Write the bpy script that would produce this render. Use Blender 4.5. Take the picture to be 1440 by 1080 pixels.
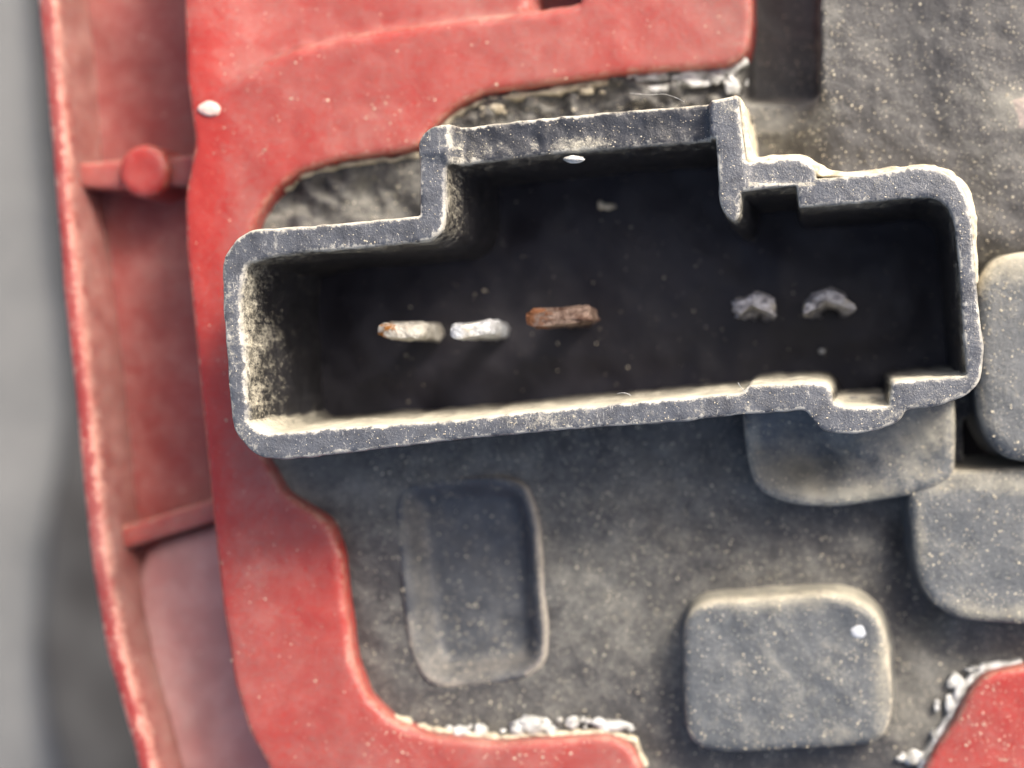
import bpy, bmesh, math, random
import numpy as np
from mathutils import Vector
from mathutils.geometry import delaunay_2d_cdt

random.seed(7); np.random.seed(7)
scene = bpy.context.scene
for o in list(bpy.data.objects): bpy.data.objects.remove(o)
COL = scene.collection
scene.unit_settings.scale_length = 0.003          # one unit is about 3 mm

# ------------------------------------------------------------------ camera, sky, sun, exposure
D = 22.0                                          # camera height above the socket's rim
VX, VY = 4.8, 0.6                                 # the point of the rim plane straight below the camera
cam = bpy.data.cameras.new('camera'); co = bpy.data.objects.new('camera', cam); COL.objects.link(co)
co.location = (VX, VY, D)
cam.sensor_width = 36; cam.lens = 36 * D / 14.4
cam.shift_x = -VX / 14.4; cam.shift_y = -VY / 14.4
cam.clip_start = 0.5; cam.clip_end = 2000
cam.dof.use_dof = True; cam.dof.focus_distance = D + 0.15; cam.dof.aperture_fstop = 0.068
scene.camera = co

SUN = Vector((0.85, 1.0, 0.98)).normalized()
EL = math.asin(SUN.z); AZ = math.atan2(SUN.x, SUN.y)
w = bpy.data.worlds.new('World'); scene.world = w; w.use_nodes = True
wn = w.node_tree; bg = wn.nodes['Background']
sky = wn.nodes.new('ShaderNodeTexSky'); sky.sky_type = 'NISHITA'; sky.sun_disc = False
sky.sun_elevation = EL; sky.sun_rotation = AZ; sky.air_density = 0.8; sky.dust_density = 7.0; sky.ozone_density = 0.35
wn.links.new(sky.outputs[0], bg.inputs[0]); bg.inputs[1].default_value = 0.15
sl = bpy.data.lights.new('sun', 'SUN'); so = bpy.data.objects.new('sun', sl); COL.objects.link(so)
sl.energy = 2.1; sl.angle = math.radians(14); sl.color = (1.0, 0.94, 0.85)
so.rotation_euler = SUN.to_track_quat('Z', 'Y').to_euler(); so.location = SUN * 40
scene.view_settings.view_transform = 'Standard'; scene.view_settings.look = 'None'
scene.view_settings.exposure = 1.04; scene.view_settings.gamma = 1
scene.render.resolution_x = 1024; scene.render.resolution_y = 768
scene.render.engine = 'CYCLES'

# ------------------------------------------------------------------ helpers
def at(px, py, z=0.0):
    """pixel of the 1440x1080 photograph, seen at height z -> world x, y"""
    k = (D - z) / D
    return (VX + ((px - 720) / 100 - VX) * k, VY + ((540 - py) / 100 - VY) * k)

def _hash(ix, iy, iz, seed):
    n = (ix * 374761393 + iy * 668265263 + iz * 2147483647 + seed * 974711) & 0xffffffff
    n = ((n ^ (n >> 13)) * 1274126177) & 0xffffffff
    n = ((n ^ (n >> 16)) * 2246822519) & 0xffffffff
    return ((n ^ (n >> 15)) & 0xffff) / 65535.0
def vnoise(x, y, z=0.0, seed=0):
    x = np.asarray(x, float); y = np.asarray(y, float); z = np.broadcast_to(np.asarray(z, float), x.shape)
    fx, fy, fz = np.floor(x), np.floor(y), np.floor(z)
    ix, iy, iz = fx.astype(np.int64), fy.astype(np.int64), fz.astype(np.int64)
    u, v, t = x - fx, y - fy, z - fz
    u, v, t = u*u*(3-2*u), v*v*(3-2*v), t*t*(3-2*t)
    r = 0
    for dx in (0, 1):
        for dy in (0, 1):
            for dz in (0, 1):
                r = r + _hash(ix+dx, iy+dy, iz+dz, seed) * (u if dx else 1-u) * (v if dy else 1-v) * (t if dz else 1-t)
    return r * 2 - 1
def fbm(x, y, z=0.0, seed=0, oct=4):
    s = 0; a = 1.0; f = 1.0
    for i in range(oct):
        s = s + a * vnoise(np.asarray(x)*f + 17.3*i, np.asarray(y)*f - 9.1*i, np.asarray(z)*f, seed+i); a *= .5; f *= 2.03
    return s
def sstep(a, b, x):
    t = np.clip((x - a) / (b - a), 0, 1); return t*t*(3-2*t)

def loop(pts, r=0.08, sp=0.05):
    """closed outline: corners rounded by r (or the point's own third value), then resampled"""
    n = len(pts); out = []
    for i in range(n):
        p = np.array(pts[i][:2], float); a = np.array(pts[i-1][:2], float); b = np.array(pts[(i+1) % n][:2], float)
        rr = pts[i][2] if len(pts[i]) > 2 else r
        la, lb = np.linalg.norm(a-p), np.linalg.norm(b-p)
        ra, rb = min(rr, la*.48), min(rr, lb*.48)
        pa, pb = p + (a-p)/la*ra, p + (b-p)/lb*rb
        for t in np.linspace(0, 1, 7): out.append((1-t)**2*pa + 2*t*(1-t)*p + t*t*pb)
    P = np.array(out); Q = np.vstack([P, P[:1]]); seg = np.linalg.norm(np.diff(Q, axis=0), axis=1)
    cum = np.concatenate([[0], np.cumsum(seg)]); m = max(8, int(cum[-1]/sp)); s = np.linspace(0, cum[-1], m, endpoint=False)
    R = np.stack([np.interp(s, cum, Q[:, 0]), np.interp(s, cum, Q[:, 1])], 1)
    A = 0.5*np.sum(R[:, 0]*np.roll(R[:, 1], -1) - np.roll(R[:, 0], -1)*R[:, 1])
    return R if A > 0 else R[::-1].copy()
def pxloop(pts, z, r=0.08, sp=0.05):
    return loop([at(p[0], p[1], z) + ((p[2],) if len(p) > 2 else ()) for p in pts], r, sp)
def normals(R):                                   # outward normals of a ccw loop
    t = np.roll(R, -1, 0) - np.roll(R, 1, 0); t /= np.linalg.norm(t, axis=1)[:, None] + 1e-12
    return np.stack([t[:, 1], -t[:, 0]], 1)
def rag(R, amp, f=6, seed=1):
    if amp == 0: return R
    return R + normals(R) * (amp * fbm(R[:, 0]*f, R[:, 1]*f, 0, seed))[:, None]
def inside(P, R):
    x, y = P[:, 0], P[:, 1]; c = np.zeros(len(P), bool); x1, y1 = R[:, 0], R[:, 1]; x2, y2 = np.roll(x1, -1), np.roll(y1, -1)
    for i in range(len(R)):
        if y1[i] == y2[i]: continue
        m = (y1[i] > y) != (y2[i] > y); c ^= m & (x < (x2[i]-x1[i])*(y-y1[i])/(y2[i]-y1[i]) + x1[i])
    return c
def dist(P, loops):
    best = np.full(len(P), 1e9)
    for R in loops:
        a = R; b = np.roll(R, -1, 0); ab = b - a; L = (ab**2).sum(1) + 1e-12
        for s in range(0, len(P), 4000):
            q = P[s:s+4000, None, :] - a[None]; t = np.clip((q*ab[None]).sum(2)/L, 0, 1)
            dd = np.sqrt(((q - t[..., None]*ab[None])**2).sum(2)).min(1); best[s:s+4000] = np.minimum(best[s:s+4000], dd)
    return best

def finish(name, me, mat, parent=None, smooth=True):
    me.materials.append(mat)
    if smooth: me.polygons.foreach_set('use_smooth', [True]*len(me.polygons))
    o = bpy.data.objects.new(name, me); COL.objects.link(o)
    if parent is not None:
        o.parent = parent; off = Vector((0, 0, 0)); p = parent
        while p is not None: off += p.location; p = p.parent
        o.location = -off
    return o

def slab(name, mat, outer, z, zb, holes=(), parent=None, rnd=0.08, sp=0.08, zf=None, amp=0.01, nf=3.0,
         ragged=0.0, draft=0.0, hole_zb=None, side_amp=0.012, row=0.25, seed=1, edge_w=0.06, hole_draft=0.0, ef=None, df=None, side_df=None, wf=None):
    """a solid sheet with its own thickness: rounded edge, uneven top, uneven side walls; 'edge' = nearness to an edge"""
    outer = rag(outer, ragged, seed=seed); holes = [rag(h, ragged, seed=seed+3) for h in holes]
    loops = [outer] + list(holes)
    V = [R for R in loops]; E = []; base = 0
    for R in loops:
        n = len(R); E += [(base+i, base+(i+1) % n) for i in range(n)]; base += n
    lo, hi = outer.min(0), outer.max(0)
    gx, gy = np.meshgrid(np.arange(lo[0], hi[0], sp), np.arange(lo[1], hi[1], sp))
    G = np.stack([gx.ravel(), gy.ravel()], 1) + (np.random.rand(gx.size, 2)-.5)*sp*.5
    rings = []
    for k, R in enumerate(loops):
        nn = normals(R) * (-1 if k == 0 else 1)
        for q in (.15, .5, 1.0): rings.append(R + nn*rnd*q)
    C = np.vstack(rings); dc = dist(C, loops)
    ok = np.concatenate([np.full(len(R), rnd*q*.9) for R in loops for q in (.15, .5, 1.0)])
    ins = inside(C, outer)
    for h in holes: ins &= ~inside(C, h)
    C = C[ins & (dc >= ok)]
    dg = dist(G, loops); ins = inside(G, outer)
    for h in holes: ins &= ~inside(G, h)
    G = G[ins & (dg > rnd*1.25)]
    pts = np.vstack(V + [C, G])
    vv, ee, ff, ov, oe, of = delaunay_2d_cdt([Vector(p) for p in pts], E, [], 0, 1e-5)
    P = np.array([(v.x, v.y) for v in vv]); F = np.array([f[:] for f in ff])
    cen = P[F].mean(1); keep = inside(cen, outer)
    for h in holes: keep &= ~inside(cen, h)
    F = F[keep]; d = dist(P, loops)
    def top(P, d):
        t = np.clip(d, 0, rnd); zz = z - (rnd - np.sqrt(np.maximum(rnd**2 - (rnd-t)**2, 0)))
        zz = zz + amp*fbm(P[:, 0]*nf, P[:, 1]*nf, 0, seed)
        return zz + (zf(P, d) if zf else 0)
    Z = top(P, d); verts = [tuple(v) for v in np.column_stack([P, Z])]; faces = [tuple(int(i) for i in f) for f in F]
    edge = list(np.maximum(np.exp(-(d/edge_w)**2), ef(P, d) if ef else 0))
    dm = list(df(P, d) if df else np.zeros(len(P))); worn = list(wf(P)) if wf else [1.0]*len(P)
    for k, R in enumerate(loops):
        n = len(R); zt = top(R, np.zeros(n)); nb = normals(R)
        bot = zb if k == 0 or hole_zb is None else hole_zb
        dr = draft if k == 0 else hole_draft
        H = zt - bot; rows = max(2, int(H.max()/row)); b0 = len(verts)
        for j in range(rows+1):
            t = j/rows; zz = zt*(1-t) + bot*t
            off = (dr*(zt-zz)) + (side_amp*fbm(R[:, 0]*5, R[:, 1]*5, zz*3, seed+9) if j else 0)
            if j == 1: off = off*.6
            Q = R + nb*(off[:, None] if isinstance(off, np.ndarray) else off)
            verts += [tuple(v) for v in np.column_stack([Q, zz])]
            edge += list(np.full(n, math.exp(-((zt-zz).max()/edge_w/2)**2)))
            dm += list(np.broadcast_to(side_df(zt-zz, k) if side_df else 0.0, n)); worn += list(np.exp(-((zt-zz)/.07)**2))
        for j in range(rows):
            for i in range(n):
                a, b = b0+j*n+i, b0+j*n+(i+1) % n; c, e = a+n, b+n
                faces.append((a, c, e, b) if k == 0 else (a, b, e, c))
    me = bpy.data.meshes.new(name); me.from_pydata(verts, [], faces)
    at_ = me.attributes.new('edge', 'FLOAT', 'POINT'); at_.data.foreach_set('value', [float(e) for e in edge])
    for an, av in (('dust_light', dm), ('worn', worn)):
        q = me.attributes.new(an, 'FLOAT', 'POINT'); q.data.foreach_set('value', [float(e) for e in av])
    bm = bmesh.new(); bm.from_mesh(me); bmesh.ops.remove_doubles(bm, verts=bm.verts, dist=2e-4)
    bm.normal_update()
    bm.to_mesh(me); bm.free()
    return finish(name, me, mat, parent)

def lump(name, mat, p, size, parent=None, seed=0, rough=.35, sub=3):
    bm = bmesh.new(); bmesh.ops.create_icosphere(bm, subdivisions=sub, radius=1)
    c = np.array([v.co[:] for v in bm.verts]); r = 1 + rough*fbm(c[:, 0]*1.7, c[:, 1]*1.7, c[:, 2]*1.7, seed, 3)
    for v, k in zip(bm.verts, r): v.co = Vector((v.co.x*size[0]*k, v.co.y*size[1]*k, v.co.z*size[2]*k)) + Vector(p)
    me = bpy.data.meshes.new(name); bm.to_mesh(me); bm.free()
    return finish(name, me, mat, parent)

# ------------------------------------------------------------------ materials
class NT:
    def __init__(s, name):
        s.m = bpy.data.materials.new(name); s.m.use_nodes = True; s.t = s.m.node_tree; s.b = s.t.nodes['Principled BSDF']
        s.co = s.n('ShaderNodeTexCoord').outputs['Object']
    def n(s, k, **kw):
        x = s.t.nodes.new(k)
        for a, v in kw.items(): setattr(x, a, v)
        return x
    def put(s, sock, v):
        if isinstance(v, bpy.types.NodeSocket): s.t.links.new(v, sock)
        else: sock.default_value = v
    def math(s, op, a, b=0.0, c=0.0, clamp=False):
        x = s.n('ShaderNodeMath', operation=op, use_clamp=clamp)
        for i, v in enumerate((a, b, c)): s.put(x.inputs[i], v)
        return x.outputs[0]
    def noise(s, scale, detail=4, rough=.6, dist=0.0, vec=None):
        x = s.n('ShaderNodeTexNoise'); s.put(x.inputs['Vector'], vec or s.co); x.inputs['Scale'].default_value = scale
        x.inputs['Detail'].default_value = detail; x.inputs['Roughness'].default_value = rough; x.inputs['Distortion'].default_value = dist
        return x.outputs['Fac']
    def ramp(s, v, a, b, lo=0.0, hi=1.0):
        x = s.n('ShaderNodeMapRange', interpolation_type='SMOOTHSTEP'); s.put(x.inputs[0], v)
        for i, q in enumerate((a, b, lo, hi)): s.put(x.inputs[i+1], q)
        return x.outputs[0]
    def mix(s, f, a, b):
        x = s.n('ShaderNodeMix', data_type='RGBA'); s.put(x.inputs[0], f); s.put(x.inputs[6], a if isinstance(a, bpy.types.NodeSocket) else (*a, 1))
        s.put(x.inputs[7], b if isinstance(b, bpy.types.NodeSocket) else (*b, 1)); return x.outputs[2]
    def grains(s, scale, size, share):
        """sparse round specks"""
        v = s.n('ShaderNodeTexVoronoi'); s.put(v.inputs['Vector'], s.co); v.inputs['Scale'].default_value = scale
        sep = s.n('ShaderNodeSeparateColor'); s.put(sep.inputs[0], v.outputs['Color'])
        rad = s.math('MULTIPLY', sep.outputs[1], size)
        m = s.ramp(s.math('SUBTRACT', v.outputs['Distance'], rad), 0.0, -size*.35, 0, 1)
        return s.math('MULTIPLY', m, s.math('GREATER_THAN', sep.outputs[0], 1-share))
    def bump(s, h, strength, distance=0.02, normal=None):
        x = s.n('ShaderNodeBump'); s.put(x.inputs['Height'], h); x.inputs['Strength'].default_value = strength; x.inputs['Distance'].default_value = distance
        if normal: s.put(x.inputs['Normal'], normal)
        return x.outputs[0]
    def out(s, color, rough, normal, **kw):
        s.put(s.b.inputs['Base Color'], color); s.put(s.b.inputs['Roughness'], rough); s.put(s.b.inputs['Normal'], normal)
        for k, v in kw.items(): s.put(s.b.inputs[k.replace('_', ' ')], v)
        return s.m

def dusty(name, base, base2, dust, amt=.3, patch=.9, mid=.9, up=.5, edge=.0, edge_col=(.62, .56, .44), grain=.12, gsize=.30,
          rough=.42, bump=.5, patch_scale=.5, right=0.0, worn=None, fine=1.0, **kw):
    s = NT(name)
    n1 = s.noise(patch_scale, 3, .55, .4); n2 = s.noise(2.6, 6, .65, .3); n3 = s.noise(11, 5, .7); n4 = s.noise(34, 4, .7)
    g = s.n('ShaderNodeNewGeometry'); sx = s.n('ShaderNodeSeparateXYZ'); s.put(sx.inputs[0], g.outputs['True Normal'])
    ny = s.math('MAXIMUM', sx.outputs[1], 0.0)
    f = s.math('MULTIPLY_ADD', s.math('SUBTRACT', n1, .5), patch*2, amt)
    f = s.math('MULTIPLY_ADD', s.math('SUBTRACT', n2, .5), mid*1.6, f)
    f = s.math('MULTIPLY_ADD', s.math('SUBTRACT', n3, .5), .9*fine, f)
    f = s.math('MULTIPLY_ADD', s.math('SUBTRACT', n4, .5), .75*fine, f)
    f = s.math('MULTIPLY_ADD', ny, up, f)
    if right: f = s.math('MULTIPLY_ADD', s.math('MAXIMUM', sx.outputs[0], 0.0), right, f)
    f = s.math('ADD', f, s.n('ShaderNodeAttribute', attribute_name='dust_light').outputs['Fac'])
    f = s.math('MULTIPLY', f, 1.0, clamp=True)
    plastic = s.mix(s.ramp(n2, .3, .7), base, base2)
    if worn: plastic = s.mix(s.math('MULTIPLY', s.n('ShaderNodeAttribute', attribute_name='worn').outputs['Fac'], s.ramp(n2, .25, .6, .45, 1.0)), plastic, worn)
    if worn:
        mp = s.n('ShaderNodeMapping'); s.put(mp.inputs[0], s.co); mp.inputs['Rotation'].default_value = (0, 0, .6); mp.inputs['Scale'].default_value = (22, 5, 12)
        sc = s.ramp(s.noise(1.0, 4, .7, 1.2, mp.outputs[0]), .60, .68)
        plastic = s.mix(s.math('MULTIPLY', sc, s.math('MULTIPLY', s.n('ShaderNodeAttribute', attribute_name='worn').outputs['Fac'], .55)), plastic, (.50, .49, .46))
    tone = s.mix(s.ramp(s.noise(1.3, 3, .6, vec=None), .35, .65), tuple(c*.72 for c in dust), dust)
    c = s.mix(f, plastic, tone)
    ea = s.n('ShaderNodeAttribute', attribute_name='edge').outputs['Fac']
    em = s.math('MULTIPLY', s.ramp(s.math('MULTIPLY_ADD', s.math('SUBTRACT', n3, .5), 2.6, s.math('MULTIPLY_ADD', s.math('SUBTRACT', n2, .5), 1.6, ea)), .45, .95), edge)
    em = s.math('MULTIPLY', em, s.math('MULTIPLY', s.ramp(ea, 0.03, .3), s.ramp(s.noise(1.7, 3, .6), .38, .58, .30, 1.0)), clamp=True)
    c = s.mix(em, c, edge_col)
    g1 = s.grains(13, gsize, grain); g2 = s.grains(27, gsize*1.1, grain*1.3); g3 = s.grains(5, gsize*.45, grain*.35)
    gm = s.math('MAXIMUM', s.math('MAXIMUM', g1, g2), g3)
    gm = s.math('MULTIPLY', gm, s.ramp(n2, .35, .6, .25, .85))
    c = s.mix(gm, c, (.62, .57, .45))
    h = s.math('MULTIPLY_ADD', n4, .35, s.math('MULTIPLY_ADD', n3, .6, s.math('MULTIPLY', gm, 1.1)))
    nrm = s.bump(h, bump, .05)
    r = s.math('MULTIPLY_ADD', f, .4, s.math('MULTIPLY_ADD', s.math('SUBTRACT', n3, .5), .3, rough))
    return s.out(c, r, nrm, **kw)

M = {}
DUST = (.215, .20, .165)
M['housing'] = dusty('dusty_housing_plastic', (.034, .033, .034), (.055, .054, .054), (.215, .210, .185), amt=.12, patch=.8, mid=.55, fine=1.5, up=.7, edge=.5, grain=.5, gsize=.24, bump=.7)
M['pad'] = dusty('pad_plastic', (.066, .073, .080), (.098, .106, .114), (.38, .36, .29), amt=-.12, patch=.2, mid=.25, fine=1.3, up=.85, right=.4, edge=.35, grain=.42, gsize=.24, bump=.7, rough=.36)
M['socket'] = dusty('socket_plastic', (.014, .014, .016), (.024, .024, .028), (.54, .51, .41), amt=-.26, patch=.35, mid=.45, fine=2.0, up=1.1, right=.15, edge=.8,
                    edge_col=(.48, .465, .41), grain=.26, gsize=.24, bump=.55, rough=.34, worn=(.080, .087, .102))
M['dark_pad'] = dusty('dark_dished_plastic', (.045, .048, .054), (.070, .075, .082), (.26, .235, .20), amt=-.10, patch=.5, mid=.5, fine=1.3, up=.5, right=.4, edge=.2, grain=.34, gsize=.24, bump=.6, rough=.40)
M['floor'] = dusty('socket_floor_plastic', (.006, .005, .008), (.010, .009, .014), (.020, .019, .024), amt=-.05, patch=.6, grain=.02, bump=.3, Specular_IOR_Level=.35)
M['red'] = dusty('red_lens_plastic', (.285, .025, .019), (.325, .032, .024), (.27, .135, .118), amt=.20, patch=.5, mid=.35, fine=1.1, up=.25, edge=.30, edge_col=(.50, .36, .27),
                 grain=.08, gsize=.22, bump=.22, rough=.34, Subsurface_Weight=.45, Subsurface_Radius=(1.0, .12, .06), Subsurface_Scale=.8)
M['red_deep'] = dusty('dusty_red_trough_plastic', (.22, .024, .022), (.25, .036, .032), (.30, .16, .14), amt=.38, patch=.6, mid=.5, up=.35, right=.15, edge=.75, edge_col=(.48, .26, .21),
                      grain=.05, bump=.3, rough=.5, Subsurface_Weight=.2, Subsurface_Radius=(1.0, .12, .06), Subsurface_Scale=.4)
M['pink'] = dusty('pink_dusted_red_plastic', (.36, .13, .125), (.40, .155, .145), (.38, .26, .25), amt=.5, patch=.4, mid=.3, up=.2, grain=.02, bump=.15, rough=.5)
def crumbmat(name, a, b):
    s = NT(name); n = s.noise(6, 5, .65); return s.out(s.mix(s.ramp(n, .35, .65), a, b), .85, s.bump(s.noise(18, 4), .35, .05))
M['white'] = crumbmat('white_sealant', (.60, .61, .60), (.26, .26, .24))
M['cream'] = crumbmat('cream_dirt', (.60, .55, .42), (.32, .28, .21))
def metal(name, a, b, c, t=.5, met=.75, left=False):
    s = NT(name); n = s.noise(5, 6, .7, .5); n2 = s.noise(1.6, 3, .5)
    if left:                                      # rust has taken the left end
        sx = s.n('ShaderNodeSeparateXYZ'); s.put(sx.inputs[0], s.co)
        n2 = s.math('ADD', s.math('MULTIPLY_ADD', s.math('SUBTRACT', n, .5), 1.5, .33), s.math('MULTIPLY', sx.outputs[0], -.8)); t = .52
    col = s.mix(s.ramp(n, .4, .6), a, b); col = s.mix(s.ramp(n2, t-.07, t+.07), col, c)
    return s.out(col, s.ramp(n, .3, .7, .25, .6), s.bump(s.math('ADD', n, s.math('MULTIPLY', s.noise(16, 4, .7), .6)), 1.0, .09), Metallic=met)
M['tin'] = metal('tarnished_tin', (.85, .88, .92), (.55, .58, .62), (.65, .60, .50), .62)
M['tin_rust'] = metal('rust_stained_tin', (.78, .76, .70), (.52, .49, .43), (.40, .17, .04), .50, left=True)
M['rust'] = metal('brown_rusted_metal', (.26, .19, .155), (.07, .036, .025), (.24, .10, .045), .56, .5, left=True)
M['oxide'] = metal('dull_grey_metal', (.50, .51, .56), (.22, .22, .25), (.5, .48, .42), .6, .6)
s = NT('pavement'); n = s.noise(.35, 6, .6); v = s.noise(1.8, 4, .6)
M['ground'] = s.out(s.mix(s.ramp(v, .3, .7), s.mix(s.ramp(n, .3, .7), (.10, .106, .108), (.18, .183, .18)), (.15, .152, .15)), .9, s.bump(v, .5, .1))

s = NT('dark_strip'); n = s.noise(.5, 6, .6); M['dark_strip'] = s.out(s.mix(s.ramp(n, .3, .7), (.022, .021, .021), (.05, .05, .05)), .9, s.bump(n, .5, .1))

# ------------------------------------------------------------------ setting: the pavement far below the lamp
ZG = -30.0
bm = bmesh.new()
N = 60
vs = [[bm.verts.new((-150 + 300*i/N, -150 + 300*j/N, ZG + .25*math.sin(i*1.7)*math.cos(j*2.3))) for i in range(N+1)] for j in range(N+1)]
for j in range(N):
    for i in range(N): bm.faces.new((vs[j][i], vs[j][i+1], vs[j+1][i+1], vs[j+1][i]))
me = bpy.data.meshes.new('ground'); bm.to_mesh(me); bm.free()
g = finish('ground', me, M['ground']); g['kind'] = 'structure'; g['label'] = 'grey pavement far below the lamp, out of focus'
strip_ob = slab('dark_strip', M['dark_strip'], pxloop([(-20,-300),(38,-100),(58,200),(84,400),(98,520),(84,640),(62,750),(48,900),(58,1000),(130,1300),(700,1300),(700,-300)], ZG+.8, 1.5, .5), ZG+.8, ZG-.5, rnd=.2, sp=1.2, amp=.1, nf=.4, seed=91)  # darker strip over the pavement, along the left side
strip_ob['kind'] = 'structure'; strip_ob['label'] = 'darker strip far below the lamp'

# ------------------------------------------------------------------ the lamp
lamp = bpy.data.objects.new('tail_lamp', None); COL.objects.link(lamp); lamp.location = (0, 0, -7)
lamp['label'] = 'back of a dusty red and black vehicle tail lamp with an open electrical socket'; lamp['category'] = 'tail lamp'

# outlines of the socket's rim (pixels at rim height)
SO = [(311,380),(314,362),(333,334),(352,323),(400,320),(483,314),(540,308),(590,303,.03),(590,240),(590,196,.12),(606,178,.12),(632,175),(760,160),(900,148),(997,141),(1039,134,.06),
      (1043,180),(1049,228,.03),(1060,226),(1100,222),(1130,222,.12),(1146,236,.1),(1147,251,.03),(1200,247),(1247,241),(1293,233),(1330,241,.3),(1358,268,.3),(1367,310),(1370,360),(1376,430),(1384,490),
      (1379,538,.15),(1360,556),(1327,569),(1274,577,.05),(1266,593,.1),(1213,612,.3),(1160,609,.2),(1142,590,.1),(1133,577,.06),(1042,583),(960,593),(813,603),(757,608),(647,618),(480,638),
      (400,647),(360,643,.2),(326,605,.2),(322,560),(314,445)]
SI = [(344,372,.12),(387,360),(442,353),(540,346),(608,338,.25),(626,318,.2),(626,232,.04),(637,227),(780,210),(900,201),(1006,193,.02),(1009,240),(1012,288),(1020,303,.08),(1033,313,.06),(1041,300,.04),
      (1042,270,.02),(1080,264),(1120,259,.02),(1123,292,.03),(1200,286),(1306,276,.15),(1334,288,.15),(1343,318),(1349,380),(1357,500),(1360,529,.05),(1300,532),(1254,537,.06),(1250,571,.02),(1184,572),(1171,565,.02),
      (1170,550,.12),(1157,538,.12),(1054,542,.03),(1043,552,.03),(960,559),(763,577),(700,583),(647,590),(480,601),(372,610,.1),(349,596,.08),(343,493),(337,430)]
so_w = pxloop(SO, 0, .08, .04); si_w = pxloop(SI, 0, .06, .04)

def rim_z(P, d):
    """the top wall between the two posts stands lower and slopes back; a small saw cut under the left cap"""
    X = P[:, 0]*100 + 720; Y = 540 - P[:, 1]*100
    m = sstep(632, 638, X)*(1-sstep(994, 1000, X))*(1-sstep(232, 240, Y))
    zz = -m*(.36 + .05*sstep(150, 190, Y + (X-820)*.09))
    zz += .05*sstep(220, 216, Y)*sstep(1, 0, 0)*0
    cap = (1-sstep(219, 223, Y))*(1-sstep(622, 627, X)); zz += .07*cap
    ridge = np.exp(-((X-630)/5)**2)*(1-sstep(226, 232, Y)); zz += .06*ridge
    tab = sstep(1050, 1054, X)*(1-sstep(1146, 1150, X))*(1-sstep(256, 262, Y)); zz -= .05*tab
    low = sstep(600, 575, 0*X)*0
    # worn crease marks across the rim
    for cx, wd in ((386, 2.0), (423, 1.5), (485, 1.5), (757, 2), (905, 2)):
        zz += .02*np.exp(-((X-cx)/wd)**2)
    return zz + (.003 + .012*m)*fbm(P[:, 0]*9, P[:, 1]*9, 0, 5, 3)
def rim_e(P, d):
    X = P[:, 0]*100 + 720; Y = 540 - P[:, 1]*100
    return np.maximum(1.0*np.exp(-((Y-222)/2.5)**2)*(X > 588)*(X < 630), np.maximum(1.1*np.exp(-((X-631-(Y-176)*.06)/4)**2)*(Y > 170)*(Y < 232), .8*np.exp(-((X-386-(Y-330)*.2)/2.2)**2)*(Y < 362)))
def rim_w(P):
    X = P[:, 0]*100 + 720; Y = 540 - P[:, 1]*100
    return 1 - .7*sstep(634, 640, X)*(1-sstep(992, 998, X))*(1-sstep(225, 235, Y)) - .15*(1-sstep(560, 640, X))*(1-sstep(380, 420, Y))
def rim_d(P, d):
    X = P[:, 0]*100 + 720; Y = 540 - P[:, 1]*100; B = lambda x, y, a, b: np.exp(-(((X-x)/a)**2 + ((Y-y)/b)**2))
    return (.75*B(820, 200, 45, 12) + .35*B(1025, 150, 25, 22) + .3*B(1030, 290, 20, 30) + .35*B(335, 610, 25, 30) + .4*B(780, 592, 60, 12) + .35*B(1290, 580, 60, 18)
            + .25*B(650, 215, 25, 20) + .3*B(322, 470, 12, 60) - .1*sstep(640, 700, X)*(1-sstep(900, 1000, X))*(1-sstep(180, 195, Y)))
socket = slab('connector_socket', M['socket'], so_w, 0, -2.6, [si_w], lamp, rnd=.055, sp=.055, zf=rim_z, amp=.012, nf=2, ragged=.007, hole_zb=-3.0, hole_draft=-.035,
              side_amp=.02, row=.10, seed=3, edge_w=.06, draft=.02, df=rim_d, wf=rim_w, ef=rim_e, side_df=lambda h, k: (.46 - .42*h) if k else (.1 - .1*h))  # inner walls: dust near the rim, plus light fading with depth painted in
socket['label'] = 'black plastic shell of the socket with worn grey rim'

fl = slab('socket_floor', M['floor'], loop([tuple(p) for p in (so_w[::4] - normals(so_w)[::4]*.12)], .02, .12), -2.9, -3.3, parent=socket, rnd=.03, sp=.10, amp=.025, nf=1.6, seed=8,
          zf=lambda P, d: .05*sstep(.2, .9, dist(P, [si_w])) + .03*fbm(P[:, 0]*.8, P[:, 1]*.8, 0, 9, 2))

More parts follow.
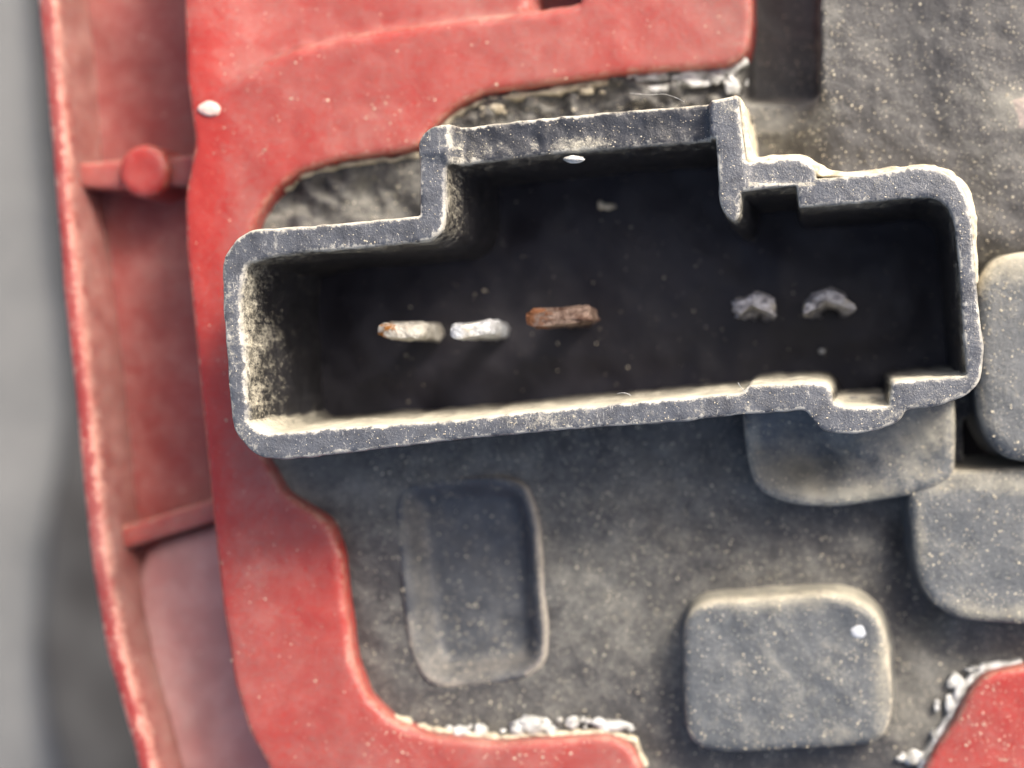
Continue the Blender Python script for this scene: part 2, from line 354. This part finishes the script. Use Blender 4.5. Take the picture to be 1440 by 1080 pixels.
# a hanging tongue below the tip of the right post, deeper in the socket
# ------------------------------------------------------------------ terminal blades
ZM = 2.9
def blade(mat, tipc, wpx, hpx, ztip, tilt=0.0, seed=0, cup=0.0, label=None):
    cx, cy = at(tipc[0], tipc[1], ztip); W, H = wpx/100, hpx/100; L = ztip + ZM + .3
    nx, ny, nz = 12, 6, 26; V = []; Fc = []
    def ring(t):
        out = []
        zz = L*t; taper = 1 - .25*sstep(.92, 1.0, t)
        rr = []
        m = 28
        for i in range(m):
            a = 2*math.pi*i/m; c, s_ = math.cos(a), math.sin(a)
            e = .35
            x = math.copysign(abs(c)**e, c)*W/2*(1-.12*(1-taper)); y = math.copysign(abs(s_)**e, s_)*H/2*taper
            wz = .5 + .5*float(sstep(.52, .70, t)); rr.append((x*wz, y - cup*(x/(W/2))**2, zz))
        return rr
    ts = list(np.linspace(0, .9, nz)) + [.925, .95, .97, .985, 1.0]
    for t in ts: V += ring(t)
    m = 28
    for j in range(len(ts)-1):
        for i in range(m): Fc.append((j*m+i, j*m+(i+1) % m, (j+1)*m+(i+1) % m, (j+1)*m+i))
    b0 = (len(ts)-1)*m; V.append((0, -cup*.3, L+.015)); Fc += [(b0+i, b0+(i+1) % m, len(V)-1) for i in range(m)]
    A = np.array(V); k = fbm(A[:, 0]*9+seed, A[:, 1]*9, A[:, 2]*5, seed, 3)
    kk = 1.0 if seed < 4 else 2.2; A[:, 0] += .045*kk*k; A[:, 1] += .03*kk*fbm(A[:, 0]*8, A[:, 1]*8+seed, A[:, 2]*6, seed+4, 3); A[:, 2] += np.where(A[:, 2] > L*.9, .04*k, 0)
    ca, sa = math.cos(tilt), math.sin(tilt)
    V = [(ca*x - sa*y, sa*x + ca*y, z) for x, y, z in A]
    me = bpy.data.meshes.new('terminal_blade'); me.from_pydata(V, [], Fc)
    o = finish('terminal_blade', me, mat, socket); o.location = Vector((cx, cy, -ZM-.3))
    if label: o['label'] = label
    return o
blade(M['tin_rust'], (563, 466), 66, 25, -1.0, .00, 1, label='pale blade with rust at its left end, leftmost of the five')
blade(M['tin'], (662, 464), 60, 25, -1.0, .10, 2, label='bright silvery blade, second from the left')
blade(M['rust'], (786, 445), 98, 27, -1.2, .08, 3, label='brown rusted blade in the middle of the socket')
blade(M['oxide'], (1062, 422), 58, 26, -1.6, .0, 4, .16, label='dull grey blade left of the last one')
blade(M['oxide'], (1165, 416), 66, 24, -1.6, .0, 5, .20, label='dull grey arched blade at the right end')

# ------------------------------------------------------------------ black housing
ZH = -2.35
PA = [(552,720,.5),(560,680,.35),(640,668),(735,668,.5),(758,720),(772,900),(768,935,.4),(735,960,.4),(610,972,.4),(575,930,.4)]
pa_w = pxloop(PA, ZH+.1, .3, .07)
GAP = [(1352,588),(1372,586),(1395,640),(1500,640),(1500,664),(1400,662),(1352,656)]
gap_w = pxloop([(1353,590),(1384,575),(1386,632),(1398,640),(1600,640),(1600,668),(1356,668)], ZH, .03, .07)
def house_z(P, d):
    k = (D - ZH)/D
    X = 720 + 100*(VX + (P[:, 0]-VX)/k); Y = 540 - 100*(VY + (P[:, 1]-VY)/k)
    zz = .05*fbm(P[:, 0]*.9, P[:, 1]*.9, 0, 21, 3) + .010*fbm(P[:, 0]*5, P[:, 1]*5, 0, 22, 3)
    ch = (1-sstep(1150, 1154, X))*sstep(1040, 1056, X)*(1-sstep(128, 150, Y)); zz -= .8*ch
    rise = .75*np.where(Y < 128, sstep(1150, 1154, X), 0) + .75*np.where(Y >= 128, sstep(1150 - 1.6*np.clip(Y-128, 0, 60), 1154 + .6*np.clip(Y-128, 0, 60), X), 0)
    zz += rise*(1-sstep(330, 470, Y))
    zz += .10*np.exp(-((X-1152)/4)**2)*(1-sstep(128, 140, Y))
    zz += .15*sstep(1150, 1440, X)*(1-sstep(200, 420, Y)) + .012*sstep(1100, 1200, X)*(1-sstep(300, 400, Y))*fbm(P[:, 0]*8, P[:, 1]*8, 0, 23, 3)
    ins = inside(P, pa_w); da = dist(P, [pa_w]); zz -= np.where(ins, 1.0*sstep(.14, .24, da), 0)
    tr = np.exp(-(((X-480)/140)**2 + ((Y-275)/60)**2)); zz -= .12*tr*(1+fbm(P[:, 0]*4, P[:, 1]*4, 0, 31, 3))
    st = (1-sstep(165, 180, Y))*sstep(600, 640, X)*(1-sstep(1000, 1050, X)); zz += .16*st*fbm(P[:, 0]*4.5, P[:, 1]*6, 0, 33, 3)
    zz -= .25*sstep(1235, 1290, X)*(1-sstep(1300, 1345, X))*sstep(700, 740, Y)*(1-sstep(860, 930, Y))
    return zz
def house_px(P):
    k = (D - ZH)/D; return 720 + 100*(VX + (P[:, 0]-VX)/k), 540 - 100*(VY + (P[:, 1]-VY)/k)
def blob(X, Y, x, y, a, b): return np.exp(-(((X-x)/a)**2 + ((Y-y)/b)**2))
def house_d(P, d):
    X, Y = house_px(P)
    m = -.45*(1-sstep(1148, 1156, X))*sstep(1040, 1056, X)*(1-sstep(110, 150, Y))
    m += .9*blob(X, Y, 1430, 160, 42, 26)*(1 + .4*fbm(P[:, 0]*3, P[:, 1]*3, 0, 80, 3))
    m += .35*blob(X, Y, 1120, 180, 110, 45) + .3*blob(X, Y, 880, 860, 90, 90) + .35*blob(X, Y, 1290, 1000, 50, 90) + .25*blob(X, Y, 1340, 370, 60, 60)  # dust; the patch left of the bottom pad also paints in sunlit brightness
    m -= .30*sstep(1150, 1200, X)*(1-sstep(300, 420, Y))*(1 - blob(X, Y, 1430, 160, 50, 30)) + .15*sstep(900, 1000, X)*(Y > 1040)
    m -= .25*blob(X, Y, 1250, 790, 90, 60) - .30*blob(X, Y, 780, 680, 330, 90) - .3*blob(X, Y, 460, 740, 110, 170)  # the two added patches tint the socket's cast shadow lighter and browner
    m -= .15*blob(X, Y, 500, 850, 40, 200)
    return m
def house_e(P, d):
    X, Y = house_px(P); return .7*np.exp(-((X-1152)/3.5)**2)*(1-sstep(128, 140, Y))
hole = loop([tuple(p) for p in (so_w[::4] - normals(so_w)[::4]*.10)], .02, .08)
hb = [at(*p, ZH) for p in [(335,120),(1040,60),(1040,-260),(1800,-260),(1800,1350),(520,1350),(420,1050),(345,800)]]
housing = slab('housing_panel', M['housing'], loop(hb, .1, .12), ZH, ZH-.6, [hole, gap_w], lamp, rnd=.05, sp=.07, zf=house_z, amp=.0, seed=11, df=house_d, ef=house_e, hole_zb=ZH-1.6, side_amp=.01)
housing['label'] = 'black housing panel covered in pale dust'
gapfloor = slab('housing_well', M['floor'], loop([at(*p, -4.8) for p in [(1340,575),(1600,560),(1600,690),(1340,690)]], .05, .2), -4.8, -5.0, parent=lamp, rnd=.03, sp=.3, seed=12)

def pxd(z, *blobs):
    def f(P, d):
        k = (D - z)/D; X = 720 + 100*(VX + (P[:, 0]-VX)/k); Y = 540 - 100*(VY + (P[:, 1]-VY)/k)
        return sum(s_*np.exp(-(((X-x)/a)**2 + ((Y-y)/b)**2)) for x, y, a, b, s_ in blobs) + .18*fbm(P[:, 0]*2, P[:, 1]*2, 0, 44, 3)
    return f
def pad(name, pts, z, zb, zf=None, rnd=.22, sp=.07, label=None, mat='pad', r=.3, seed=1, **kw):
    o = slab(name, M[mat], pxloop(pts, z, r, .06), z, zb, parent=lamp, rnd=rnd, sp=sp, zf=zf, amp=.015, nf=2, seed=seed, edge_w=rnd*.55, side_amp=.015, **kw)
    if label: o['label'] = label
    return o
def dish(depth, w):
    return lambda P, d: -depth*sstep(w*.25, w*1.5, d) + .02*fbm(P[:, 0]*3, P[:, 1]*3, 0, 40, 3)
pad('recessed_pad', PA, ZH+.05, ZH-.9, dish(.36, .30), rnd=.08, label='dished oblong pad below the left half of the socket', mat='dark_pad', seed=51, df=lambda P, d: 1.3*np.exp(-((d-.03)/.07)**2)*sstep(.35, .75, .5+.3*fbm(P[:, 0], P[:, 1], 0, 5, 2)+.4*(P[:, 0] > -.3)) - .1)
pad('raised_pad', [(958,870,.5),(985,846,.4),(1190,832,.5),(1245,868,.5),(1258,1000,.5),(1240,1048,.4),(1190,1052),(1000,1062,.5),(962,1040,.4)], -1.75, ZH-.3,
    lambda P, d: .02*fbm(P[:, 0]*2, P[:, 1]*2, 0, 41, 3), rnd=.13, draft=.16, label='rounded square pad at the bottom centre right', seed=52, df=pxd(-1.75, (1090,845,110,14,.7), (1240,960,12,90,.6), (1200,1040,50,20,.4)))
pad('raised_pad', [(1276,690,.3),(1300,664,.2),(1350,662),(1500,655),(1600,655),(1600,880),(1420,878),(1340,872,.5),(1292,830,.5)], -1.55, ZH-.3, None, rnd=.12, draft=.14,
    label='large pad at the right edge below the black gap', seed=53, df=pxd(-1.55, (1400,678,120,16,.9), (1420,865,110,16,.8), (1292,760,10,90,.5)))
pad('raised_pad', [(1372,400,.3),(1395,362,.4),(1440,352),(1600,345),(1600,648),(1440,652),(1400,640,.6),(1372,580,.5)], -1.2, ZH-.9, None, rnd=.20, draft=.04,
    label='tall rounded pad at the right edge beside the socket', seed=54, df=pxd(-1.2, (1430,375,60,25,.9), (1385,600,30,60,.3)))
def boss_z(P, d):
    k = (D + 1.5)/D; X = 720 + 100*(VX + (P[:, 0]-VX)/k); Y = 540 - 100*(VY + (P[:, 1]-VY)/k)
    return -.55*np.exp(-(((X-1130)/62)**2 + ((Y-635)/42)**2)) - .10*np.exp(-(((X-1290)/35)**2 + ((Y-645)/30)**2)) + .03*fbm(P[:, 0]*3, P[:, 1]*3, 0, 42, 3)
pad('socket_foot', [(1042,560,.1),(1344,552,.05),(1345,630),(1342,680,.1),(1290,696,.2),(1180,714,.2),(1110,712,.4),(1062,690,.5),(1047,640,.4)], -1.5, ZH-.3, boss_z, rnd=.16, draft=.05,
    label='hollowed foot under the right end of the socket', seed=55, df=pxd(-1.5, (1180,697,90,16,1.2), (1056,640,10,60,.8), (1290,600,60,40,.55), (1190,625,80,30,.45)))

# ------------------------------------------------------------------ red lens flange
ZR = -2.0
RED = [(1057,-260),(1057,30),(1052,75,.3),(1025,92,.2),(900,100),(760,118),(680,129),(640,147,.3),(606,182,.3),(588,208,.15),(560,214),(480,223),(420,240),(386,266),(362,300),(345,345),
       (345,500),(352,600),(376,655),(398,692),(430,714),(463,736,.25),(478,780),(485,850),(495,930),(516,982),(552,1016),(605,1036),(700,1046),(850,1036),(886,1048,.2),(902,1080),(905,1350),
       (430,1350),(378,1085),(348,1030),(328,960),(312,860),(301,760),(285,600),(270,450),(259,350),(258,275),(272,200),(260,110),(256,0),(250,-260)]
REC = [(150,-260),(262,195),(300,150),(340,113),(400,77),(480,56),(600,39),(822,11),(822,-260)]
rec_w = pxloop(REC, ZR, .25, .1); slot_w = pxloop([(738,12),(818,-2),(818,-60),(738,-60)], ZR, .08, .06)
def red_z(P, d):
    ins = inside(P, rec_w); dr = dist(P, [rec_w]); k = (D-ZR)/D; X = 720 + 100*(VX + (P[:, 0]-VX)/k)
    zz = -np.where(ins, .30*sstep(0, .16, dr)*sstep(262, 420, X), 0)
    i2 = inside(P, slot_w); zz -= np.where(i2, .9*sstep(0, .06, dist(P, [slot_w])), 0)
    return zz + .012*fbm(P[:, 0]*1.1, P[:, 1]*1.1, 0, 60, 3)
def red_d(P, d):
    k = (D-ZR)/D; X = 720 + 100*(VX + (P[:, 0]-VX)/k); Y = 540 - 100*(VY + (P[:, 1]-VY)/k)
    return .18 - .42*(1-sstep(285, 350, X))*sstep(-50, 100, Y) + .15*sstep(600, 900, X)  # less dust along the left edge paints in the glow through the plastic
def red_e(P, d):
    dr = dist(P, [rec_w]); k = (D-ZR)/D; X = 720 + 100*(VX + (P[:, 0]-VX)/k)
    return .75*np.exp(-((dr-.05)/.06)**2)*inside(P, rec_w)*sstep(300, 520, X)
red = slab('lens_flange', M['red'], pxloop(RED, ZR, .1, .07), ZR, -4.4, parent=lamp, rnd=.10, sp=.09, zf=red_z, amp=.006, nf=5, seed=61, edge_w=.07, ef=red_e, df=red_d)
red['label'] = 'flat red plastic flange around the black panel'
r2 = slab('lens_flange', M['red'], pxloop([(1600,925),(1440,938),(1386,948,.3),(1362,978),(1346,1012),(1318,1052),(1300,1085),(1270,1200),(1270,1350),(1600,1350)], ZR+.1, .1, .07), ZR+.1, ZR-.9,
          parent=lamp, rnd=.10, sp=.09, amp=.01, nf=3, seed=62, edge_w=.07)
r2['label'] = 'red flange showing in the bottom right corner'

# the trough left of the flange: floor, outer wall, two ribs, boss
ZT = -4.1
tf = [(70,-300),(420,-300),(440,1350),(320,1350),(225,1080),(185,940),(148,700),(120,480),(100,280),(80,60)]
slab('trough_floor', M['red_deep'], pxloop(tf, ZT, .1, .2), ZT, ZT-.4, parent=lamp, rnd=.05, sp=.2, amp=.03, nf=1.2, seed=71,
     zf=lambda P, d: .04*fbm(P[:, 0]*.8, P[:, 1]*.8, 0, 72, 3))
slab('trough_panel', M['pink'], pxloop([(196,770),(250,752),(420,700),(520,1350),(330,1350),(236,1100),(200,960),(182,860)], -3.85, .4, .12), -3.85, -4.4, parent=lamp, rnd=.22, sp=.12, amp=.02, nf=1,
     seed=74)['label'] = 'pinkish dusty panel in the lower trough'
ZW = -2.9
wl = [(46,-300),(50,0),(60,100),(74,250),(86,400),(103,550),(114,680),(128,800),(150,930),(186,1050),(250,1350),
      (282,1350),(210,1050),(176,930),(153,800),(138,680),(126,550),(110,400),(98,300),(96,250),(84,100),(76,0),(70,-300)]
slab('lens_rim', M['red_deep'], pxloop(wl, ZW, .3, .1), ZW, ZT-.4, parent=lamp, rnd=.10, sp=.12, amp=.02, nf=1, seed=73, edge_w=.09, df=lambda P, d: -.25 + 0*d, side_df=lambda h, k: .12)['label'] = 'outer red edge of the lens at the left'
ZB = -3.3
def rib(pts, z, seed): return slab('rib', M['red'], pxloop(pts, z, .1, .08), z, ZT-.1, parent=lamp, rnd=.08, sp=.1, amp=.01, nf=2, seed=seed, df=lambda P, d: .25 + 0*d, side_df=lambda h, k: .3)
rib([(85,232),(150,226),(290,216),(290,258),(150,266),(90,262)], ZB, 75)
rib([(135,748),(180,738),(330,692),(335,722),(190,768),(140,782)], ZB-.2, 76)
slab('screw_boss', M['red'], pxloop([(200+36*math.cos(a), 240+38*math.sin(a)) for a in np.linspace(0, 2*math.pi, 18, endpoint=False)], ZB+.2, .1, .06), ZB+.2, ZT-.1, parent=lamp, rnd=.12, sp=.08, seed=77)

# ------------------------------------------------------------------ crumbs and dried sealant
def crumb(px, py, z, sx, sy, sz, mat='white', seed=0, name='sealant_lump', rough=.35):
    x, y = at(px, py, z); return lump(name, M[mat], (x, y, z), (sx, sy, sz), lamp, seed, rough, 3)
rs = random.Random(11)
for i, (px, py, sx, sy) in enumerate([(598,1031,.10,.06),(648,1030,.13,.09),(676,1026,.11,.10),(748,1018,.26,.14),(728,1026,.12,.08),(806,1016,.10,.09),(865,1021,.24,.08),(842,1016,.10,.07),
                                      (975,116,.24,.08),(1008,110,.14,.10),(930,124,.22,.06),(1030,122,.12,.14),(825,128,.12,.05),(700,152,.12,.07),
                                      (1343,958,.12,.12),(1338,990,.09,.14),(1385,940,.22,.05),(1325,1035,.08,.12),(1285,1066,.22,.10)]):
    crumb(px, py, ZH+.06, sx, sy, .06, 'white' if py > 900 or (py < 130 and px > 900) else 'cream', 100+i, rough=.42)
    for q in range(3):
        crumb(px + rs.uniform(-24, 24), py + rs.uniform(-7, 7), ZH+.06, sx*rs.uniform(.15, .45), sy*rs.uniform(.25, .5), .05, 'white' if py > 900 or (py < 130 and px > 900) else 'cream', 200+4*i+q, rough=.8)
def band(pts, wpx, z, seed, mat='cream'):
    """a ragged bead of dried sealant along the seam between red flange and black panel"""
    P = np.array([at(p[0], p[1], z) for p in pts]); t = np.gradient(P, axis=0); t /= np.linalg.norm(t, axis=1)[:, None]; n = np.stack([-t[:, 1], t[:, 0]], 1)*wpx/200
    R = loop([tuple(p) for p in np.vstack([P+n, (P-n)[::-1]])], .03, .035)
    slab('sealant_bead', M[mat], R, z, ZH-.15, parent=lamp, rnd=.04, sp=.05, amp=.02, nf=5, ragged=.03, side_amp=.02, seed=seed)
band([(340,330),(356,303),(380,272),(418,248),(478,232),(556,222),(586,216)], 8, ZR-.28, 301)
band([(600,196),(638,160),(680,140),(760,129),(880,112)], 8, ZR-.28, 302)
band([(880,112),(960,104),(1026,100),(1050,84)], 14, ZR-.28, 303, 'white')
band([(548,1008),(604,1028),(700,1038),(850,1030),(892,1042),(908,1080)], 7, ZR-.24, 304)
band([(1440,932),(1384,940),(1354,966),(1336,1010),(1310,1052),(1292,1086)], 12, ZR-.22, 305, 'white')
M['pinkish'] = crumbmat('pink_grey_dirt', (.62, .44, .40), (.50, .36, .32))
crumb(295, 153, ZR+.01, .17, .12, .04, 'pinkish', 130, 'dirt_or_glint', .15)
M['scuff'] = crumbmat('pinkish_scuff', (.30, .25, .225), (.22, .19, .17))
crumb(1436, 160, -1.47, .50, .26, .045, 'scuff', 140, 'dirt_smear', .35)
crumb(1402, 142, -1.47, .2, .12, .04, 'scuff', 141, 'dirt_smear', .4)
crumb(808, 224, -.30, .15, .055, .08, 'white', 131, 'dirt_or_glint', .2)
crumb(857, 291, -2.85, .12, .05, .06, 'cream', 132, 'dirt_or_glint')
crumb(845, 288, -2.85, .05, .07, .06, 'cream', 133, 'dirt_or_glint')
crumb(428, 537, -2.4, .07, .05, .05, 'cream', 134, 'dirt_or_glint')
M['glint'] = crumbmat('painted_glint', (.46, .49, .53), (.36, .38, .41))
crumb(1208, 887, -1.76, .12, .12, .035, 'glint', 135, 'dirt_or_glint', .1)  # a glint on the pad, put in as a flat pale lump
crumb(1156, 494, -2.8, .05, .04, .05, 'white', 136, 'dirt_or_glint')
# tan smear on the panel at the right edge
# cream dirt packed along the outside of the socket's upper right
slab('packed_dirt', M['cream'], pxloop([(1030,128),(1044,140),(1051,170),(1059,219),(1100,216),(1134,216),(1152,231),(1190,240),(1250,234),(1300,229),(1340,238),(1365,262),(1374,300),(1378,400),(1366,400),(1358,300),(1335,254),(1290,243),(1200,252),(1140,246),(1100,232),(1036,232)], -.35, .08, .05),
     -.35, ZH-.1, parent=lamp, rnd=.06, sp=.05, amp=.04, nf=6, ragged=.015, side_amp=.03, draft=.0, seed=150, zf=lambda P, d: -1.1*np.maximum(dist(P, [so_w]) - .03, 0)*(~inside(P, so_w)))['label'] = 'cream dirt packed against the outside of the shell'

# loose grit lying on the surfaces: nobody could count it
from mathutils.bvhtree import BVHTree
dg = bpy.context.evaluated_depsgraph_get()
bm = bmesh.new()
ico = bmesh.new(); bmesh.ops.create_icosphere(ico, subdivisions=1, radius=1)
iv = [v.co.copy() for v in ico.verts]; fi = [[v.index for v in f.verts] for f in ico.faces]; ico.free()
V = []; Fc = []; cnt = 0
rng = random.Random(5)
bpy.context.view_layer.update(); dg.update()
while cnt < 7500:
    px, py = rng.uniform(-20, 1460), rng.uniform(-20, 1100)
    if px < 260 and rng.random() < .8: continue
    isred = (px < 480 or py < 120) and px < 1057
    if isred and rng.random() < .9: continue
    x, y = at(px, py, -1)
    hit, loc, nor, idx, ob, mat = scene.ray_cast(dg, Vector((x, y, 5)), Vector((0, 0, -1)))
    if not hit or loc.z < -3.6 or nor.z < .3 or (ob.name.startswith('terminal') or (ob.name.startswith('socket_floor') and rng.random() < .95)): continue
    dens = .5 + .5*float(fbm(np.array([x*.7]), np.array([y*.7]), 0, 90, 3)[0])
    if rng.random() > dens + .25: continue
    r = rng.choice([.006, .007, .009, .011, .016]) * rng.uniform(.6, 1.15)
    if loc.z > -.6: r *= .7
    b = len(V); q = Vector((rng.uniform(.6, 1.6), rng.uniform(.6, 1.3), rng.uniform(.5, .9)))
    for v in iv:
        j = rng.uniform(.75, 1.25); V.append((loc.x + v.x*r*q.x*j, loc.y + v.y*r*q.y*j, loc.z + r*.2 + v.z*r*q.z*j))
    Fc += [[b+i for i in f] for f in fi]; cnt += 1
me = bpy.data.meshes.new('grit'); me.from_pydata(V, [], Fc)
gr = finish('grit', me, M['cream'], None, False); gr['kind'] = 'stuff'; gr['label'] = 'pale grit scattered over the back of the lamp'; gr['category'] = 'grit'

# lint fibres
def fibre(pts, r=.004):
    cu = bpy.data.curves.new('fibre', 'CURVE'); cu.dimensions = '3D'; cu.bevel_depth = r; sp = cu.splines.new('NURBS'); sp.points.add(len(pts)-1)
    for p, (px, py, z) in zip(sp.points, pts): x, y = at(px, py, z); p.co = (x, y, z, 1)
    sp.use_endpoint_u = True; sp.order_u = 3
    tmp = bpy.data.objects.new('t', cu); COL.objects.link(tmp); me = bpy.data.meshes.new_from_object(tmp); bpy.data.objects.remove(tmp)
    me.materials.clear(); return finish('lint_fibre', me, M['white'])
for lab, pts in (('curled white lint fibre beside the top of the right post', [(886,131,-.8),(915,134,-.7),(940,131,-.6),(962,143,-.3)]),
                 ('tiny white lint fibre sticking up from the lower rim', [(1038,538,.15),(1043,549,.05),(1050,551,.02)]),
                 ('short lint fibre on the lower rim near the centre', [(868,554,.1),(878,550,.12),(887,556,.05)])):
    f = fibre(pts); f['label'] = lab; f['category'] = 'lint fibre'
